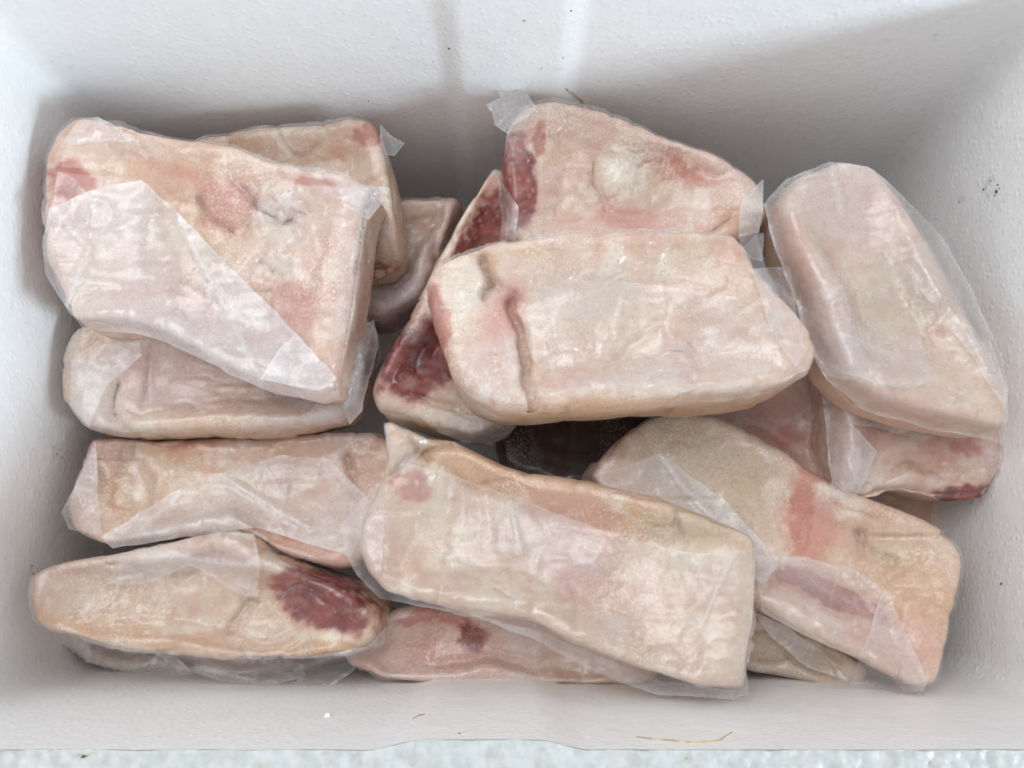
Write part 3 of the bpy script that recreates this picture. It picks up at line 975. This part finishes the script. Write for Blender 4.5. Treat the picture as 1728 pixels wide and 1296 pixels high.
pack('big goose-fleshed duck packet with a folded end on top at the middle of the box',
     [(722, 492), (735, 465), (765, 448), (830, 424), (960, 403), (1100, 402), (1225, 404), (1252, 432), (1286, 492), (1320, 535), (1352, 572), (1369, 605), (1352, 648), (1300, 670), (1200, 684), (1100, 695), (1000, 702), (900, 706), (830, 701), (790, 682), (760, 640), (742, 580), (724, 520)],
     0.148, 0.058, R=0.017,
     patches=[('red', 735, 530, 18, 50, -8, .60), ('red', 750, 560, 14, 60, -10, .5), ('pink', 850, 530, 45, 50, 20, .8), ('pink', 840, 580, 50, 80, 0, .4), ('tan', 1080, 692, 300, 28, -4, 1.0), ('tan', 1000, 420, 240, 18, -2, .5),
              ('skin', 1080, 540, 230, 170, 0, .9), ('olive', 1000, 520, 130, 80, 0, .5), ('tan', 800, 455, 60, 16, -20, .6), ('pale', 790, 500, 40, 60, -10, .6), ('pink', 1150, 600, 20, 60, -20, .4), ('pink', 1220, 430, 40, 24, 0, .4), ('tan', 886, 560, 9, 110, -3, .5), ('tan', 830, 460, 12, 30, -10, .6)],
     creases=[([(858, 510), (876, 560), (890, 620), (893, 690)], 9, .008), ([(815, 440), (830, 480), (818, 500)], 9, .006), ([(830, 480), (868, 512)], 9, .003), ([(1020, 620), (1080, 575), (1120, 540)], 6, .0018), ([(1160, 580), (1180, 620)], 8, .002)],
     slopes=[(1380, 640, 760, 668, 0.75, 0.006), (1340, 440, 1370, 640, -0.0, .01), (760, 640, 730, 470, 0.35, .01)],
     seed=18, milk=0.10, milkp=[(990, 500, 110, 60, -5, .14), (830, 620, 50, 60, 0, .22), (1250, 560, 60, 70, 0, .12), (1080, 650, 150, 16, -5, .15)],
     flaps=[dict(poly=[(1268, 455), (1333, 448), (1347, 545), (1362, 590), (1345, 620), (1300, 560), (1285, 500)], milk=.32, taut=30, z=.150),
            dict(poly=[(1245, 397), (1290, 393), (1287, 440), (1268, 436), (1250, 420)], milk=.32, z=.150, step=5),
            dict(poly=[(870, 500), (960, 470), (1100, 480), (1240, 500), (1310, 560), (1320, 620), (1200, 640), (1050, 660), (930, 650), (895, 600)], milk=.10, taut=20, edge=.12)])
pack('long duck packet in loose cloudy film lying across the front centre',
     [(652, 712), (690, 728), (722, 742), (762, 744), (820, 768), (900, 792), (1000, 808), (1130, 852), (1270, 906), (1276, 960), (1268, 1050), (1254, 1110), (1250, 1158), (1180, 1156), (1100, 1134), (1000, 1096), (900, 1056), (800, 1036), (650, 1000), (622, 966), (606, 930), (604, 890), (618, 852), (644, 812), (656, 770)],
     [(620, 900, 0.128), (1270, 920, 0.138), (1240, 1160, 0.146)], 0.05, R=0.018,
     patches=[('tan', 900, 815, 260, 40, 18, .7), ('pink', 960, 870, 110, 50, 20, .65), ('skin', 930, 840, 220, 60, 18, 1.0), ('red', 700, 825, 36, 24, 15, .38), ('olive', 1150, 900, 70, 40, 15, .7), ('pink', 1000, 990, 90, 40, 20, .5),
              ('pink', 990, 960, 70, 40, 10, .5), ('tan', 660, 970, 70, 40, 20, .5), ('pale', 720, 880, 50, 40, 0, .5), ('brown', 1142, 890, 5, 24, 0, .5), ('pink', 920, 1040, 12, 26, 10, .5), ('tan', 680, 740, 40, 30, 30, .5)],
     creases=[([(760, 748), (700, 760), (660, 800)], 10, .006), ([(1142, 866), (1142, 920)], 5, .002), ([(965, 990), (975, 1060)], 6, .002), ([(690, 735), (720, 775)], 8, .004)],
     slopes=[(1300, 950, 600, 720, -0.0, .01)],
     seed=19, milk=0.09, milkp=[(930, 930, 110, 60, 15, .18), (620, 900, 40, 80, 10, .2)],
     flaps=[dict(poly=[(575, 885), (605, 848), (640, 812), (690, 782), (760, 800), (860, 835), (960, 875), (1080, 915), (1180, 935), (1276, 925), (1270, 1050), (1258, 1112), (1264, 1170), (1238, 1180), (1180, 1177), (1100, 1172), (1000, 1132), (900, 1078), (800, 1042), (640, 1008), (604, 972), (582, 930)],
                 milk=.17, taut=40, edge=.15, folds=[([(1240, 930), (1180, 1060)], 5, .0012), ([(860, 850), (880, 930)], 5, .0012), ([(820, 840), (830, 910)], 5, .001)]),
            dict(poly=[(780, 1034), (900, 1062), (1010, 1108), (1120, 1150), (1240, 1164), (1236, 1179), (1180, 1176), (1100, 1171), (1000, 1131), (900, 1077)], milk=.22, z=.146, taut=20),
            dict(poly=[(648, 712), (690, 726), (726, 744), (700, 780), (660, 800), (655, 760)], milk=.14, wr=.003, step=5)])

# ------------------------------------------------------------------ litter on the box
def rod(name, pts, r, mat, label, cat, group=None):
    bm = bmesh.new()
    rings = []
    P = [Vector(p) for p in pts]
    for i, p in enumerate(P):
        d = (P[min(i + 1, len(P) - 1)] - P[max(i - 1, 0)]).normalized()
        a = d.orthogonal().normalized()
        c = d.cross(a)
        rr = r * (1 - 0.5 * abs(i / (len(P) - 1) - 0.4))
        rings.append([bm.verts.new(p + (a * math.cos(t) + c * math.sin(t) * 0.6) * rr) for t in (k * math.pi / 3 for k in range(6))])
    for a, b_ in zip(rings[:-1], rings[1:]):
        for k in range(6):
            bm.faces.new((a[k], a[(k + 1) % 6], b_[(k + 1) % 6], b_[k]))
    bm.faces.new(rings[0][::-1])
    bm.faces.new(rings[-1])
    bmesh.ops.recalc_face_normals(bm, faces=bm.faces)
    c = sum(P, Vector()) / len(P)
    bmesh.ops.translate(bm, verts=bm.verts, vec=-c)
    me = bpy.data.meshes.new(name)
    bm.to_mesh(me)
    bm.free()
    o = link(name, me, mat)
    o.location = c
    tag(o, label, cat, group)
    return o


def on_wall(px, py, back=True):
    u, v = (px - CX) / FPX, (CY - py) / FPX
    y = (YB + 0.0014) if back else (YF + 0.0010)
    t = y / (ST + v * CT)
    return (u * t, y, CAM_H + t * (v * ST - CT))


def wall_pt(px, py, off=0.0005):
    """first point of the foam box under a pixel"""
    u, v = (px - CX) / FPX, (CY - py) / FPX
    d = Vector((u, ST + v * CT, v * ST - CT)).normalized()
    loc, nn, _, _ = BOX_BVH.ray_cast(Vector((0, 0, CAM_H)), d)
    return loc - d * off


bv, bf = [], []
for o in box.children:
    k = len(bv)
    bv += [tuple(v.co) for v in o.data.vertices]
    bf += [tuple(i + k for i in p.vertices) for p in o.data.polygons]
BOX_BVH = BVHTree.FromPolygons(bv, bf)

rod('straw', [wall_pt(x, y) for x, y in [(1074, 1244), (1100, 1247), (1135, 1250), (1165, 1253), (1195, 1252), (1215, 1249), (1224, 1242), (1234, 1236)]], 0.0007, STRAW,
    'thin yellow bent straw lying on the front edge of the foam box', 'straw')
rod('straw', [wall_pt(x, y) for x, y in [(955, 150), (968, 158), (985, 172), (998, 186), (1008, 200)]], 0.0006, STRAW,
    'thin straw stuck on the back wall above the duck piece with the pale patch', 'straw')
rod('hair', [wall_pt(x, y) for x, y in [(697, 1212), (707, 1207), (717, 1205)]], 0.0003, DIRT, 'short dark hair on the inside of the front wall', 'hair')


def speck(px, py, r, seed, mat=DIRT, name='dirt_speck'):
    p = wall_pt(px, py, 0.0002)
    bm = bmesh.new()
    bmesh.ops.create_icosphere(bm, subdivisions=1, radius=r)
    rr = random.Random(seed)
    for v in bm.verts:
        v.co *= rr.uniform(0.55, 1.3)
        v.co.x *= 1.4
    bmesh.ops.rotate(bm, verts=bm.verts, matrix=Matrix.Rotation(rr.uniform(0, 6), 3, 'Z') @ Matrix.Rotation(rr.uniform(0, 6), 3, 'X'))
    me = bpy.data.meshes.new(name)
    bm.to_mesh(me)
    bm.free()
    o = link(name, me, mat, box)
    o.location = p
    return o


for i, (x, y, r) in enumerate([(1660, 320, .0005), (1682, 323, .0008), (1684, 312, .0005), (1672, 305, .0004), (1618, 340, .0005), (1679, 330, .0004), (1686, 318, .0004),
                               (56, 968, .0006), (54, 955, .0004), (96, 766, .0005), (104, 772, .0004), (91, 772, .0003), (100, 760, .0003), (964, 18, .0005), (885, 35, .0004),
                               (950, 98, .0004), (914, 115, .0004), (758, 82, .0005), (731, 105, .0003), (622, 170, .0004),
                               (1690, 985, .0006), (775, 1238, .0004), (140, 1276, .0006)]):
    speck(x, y, r, i)
FCR = FOAM
p = speck(553, 1208, .0017, 99, FOAM, 'foam_crumb')
p.data.polygons.foreach_set('use_smooth', [True] * len(p.data.polygons))
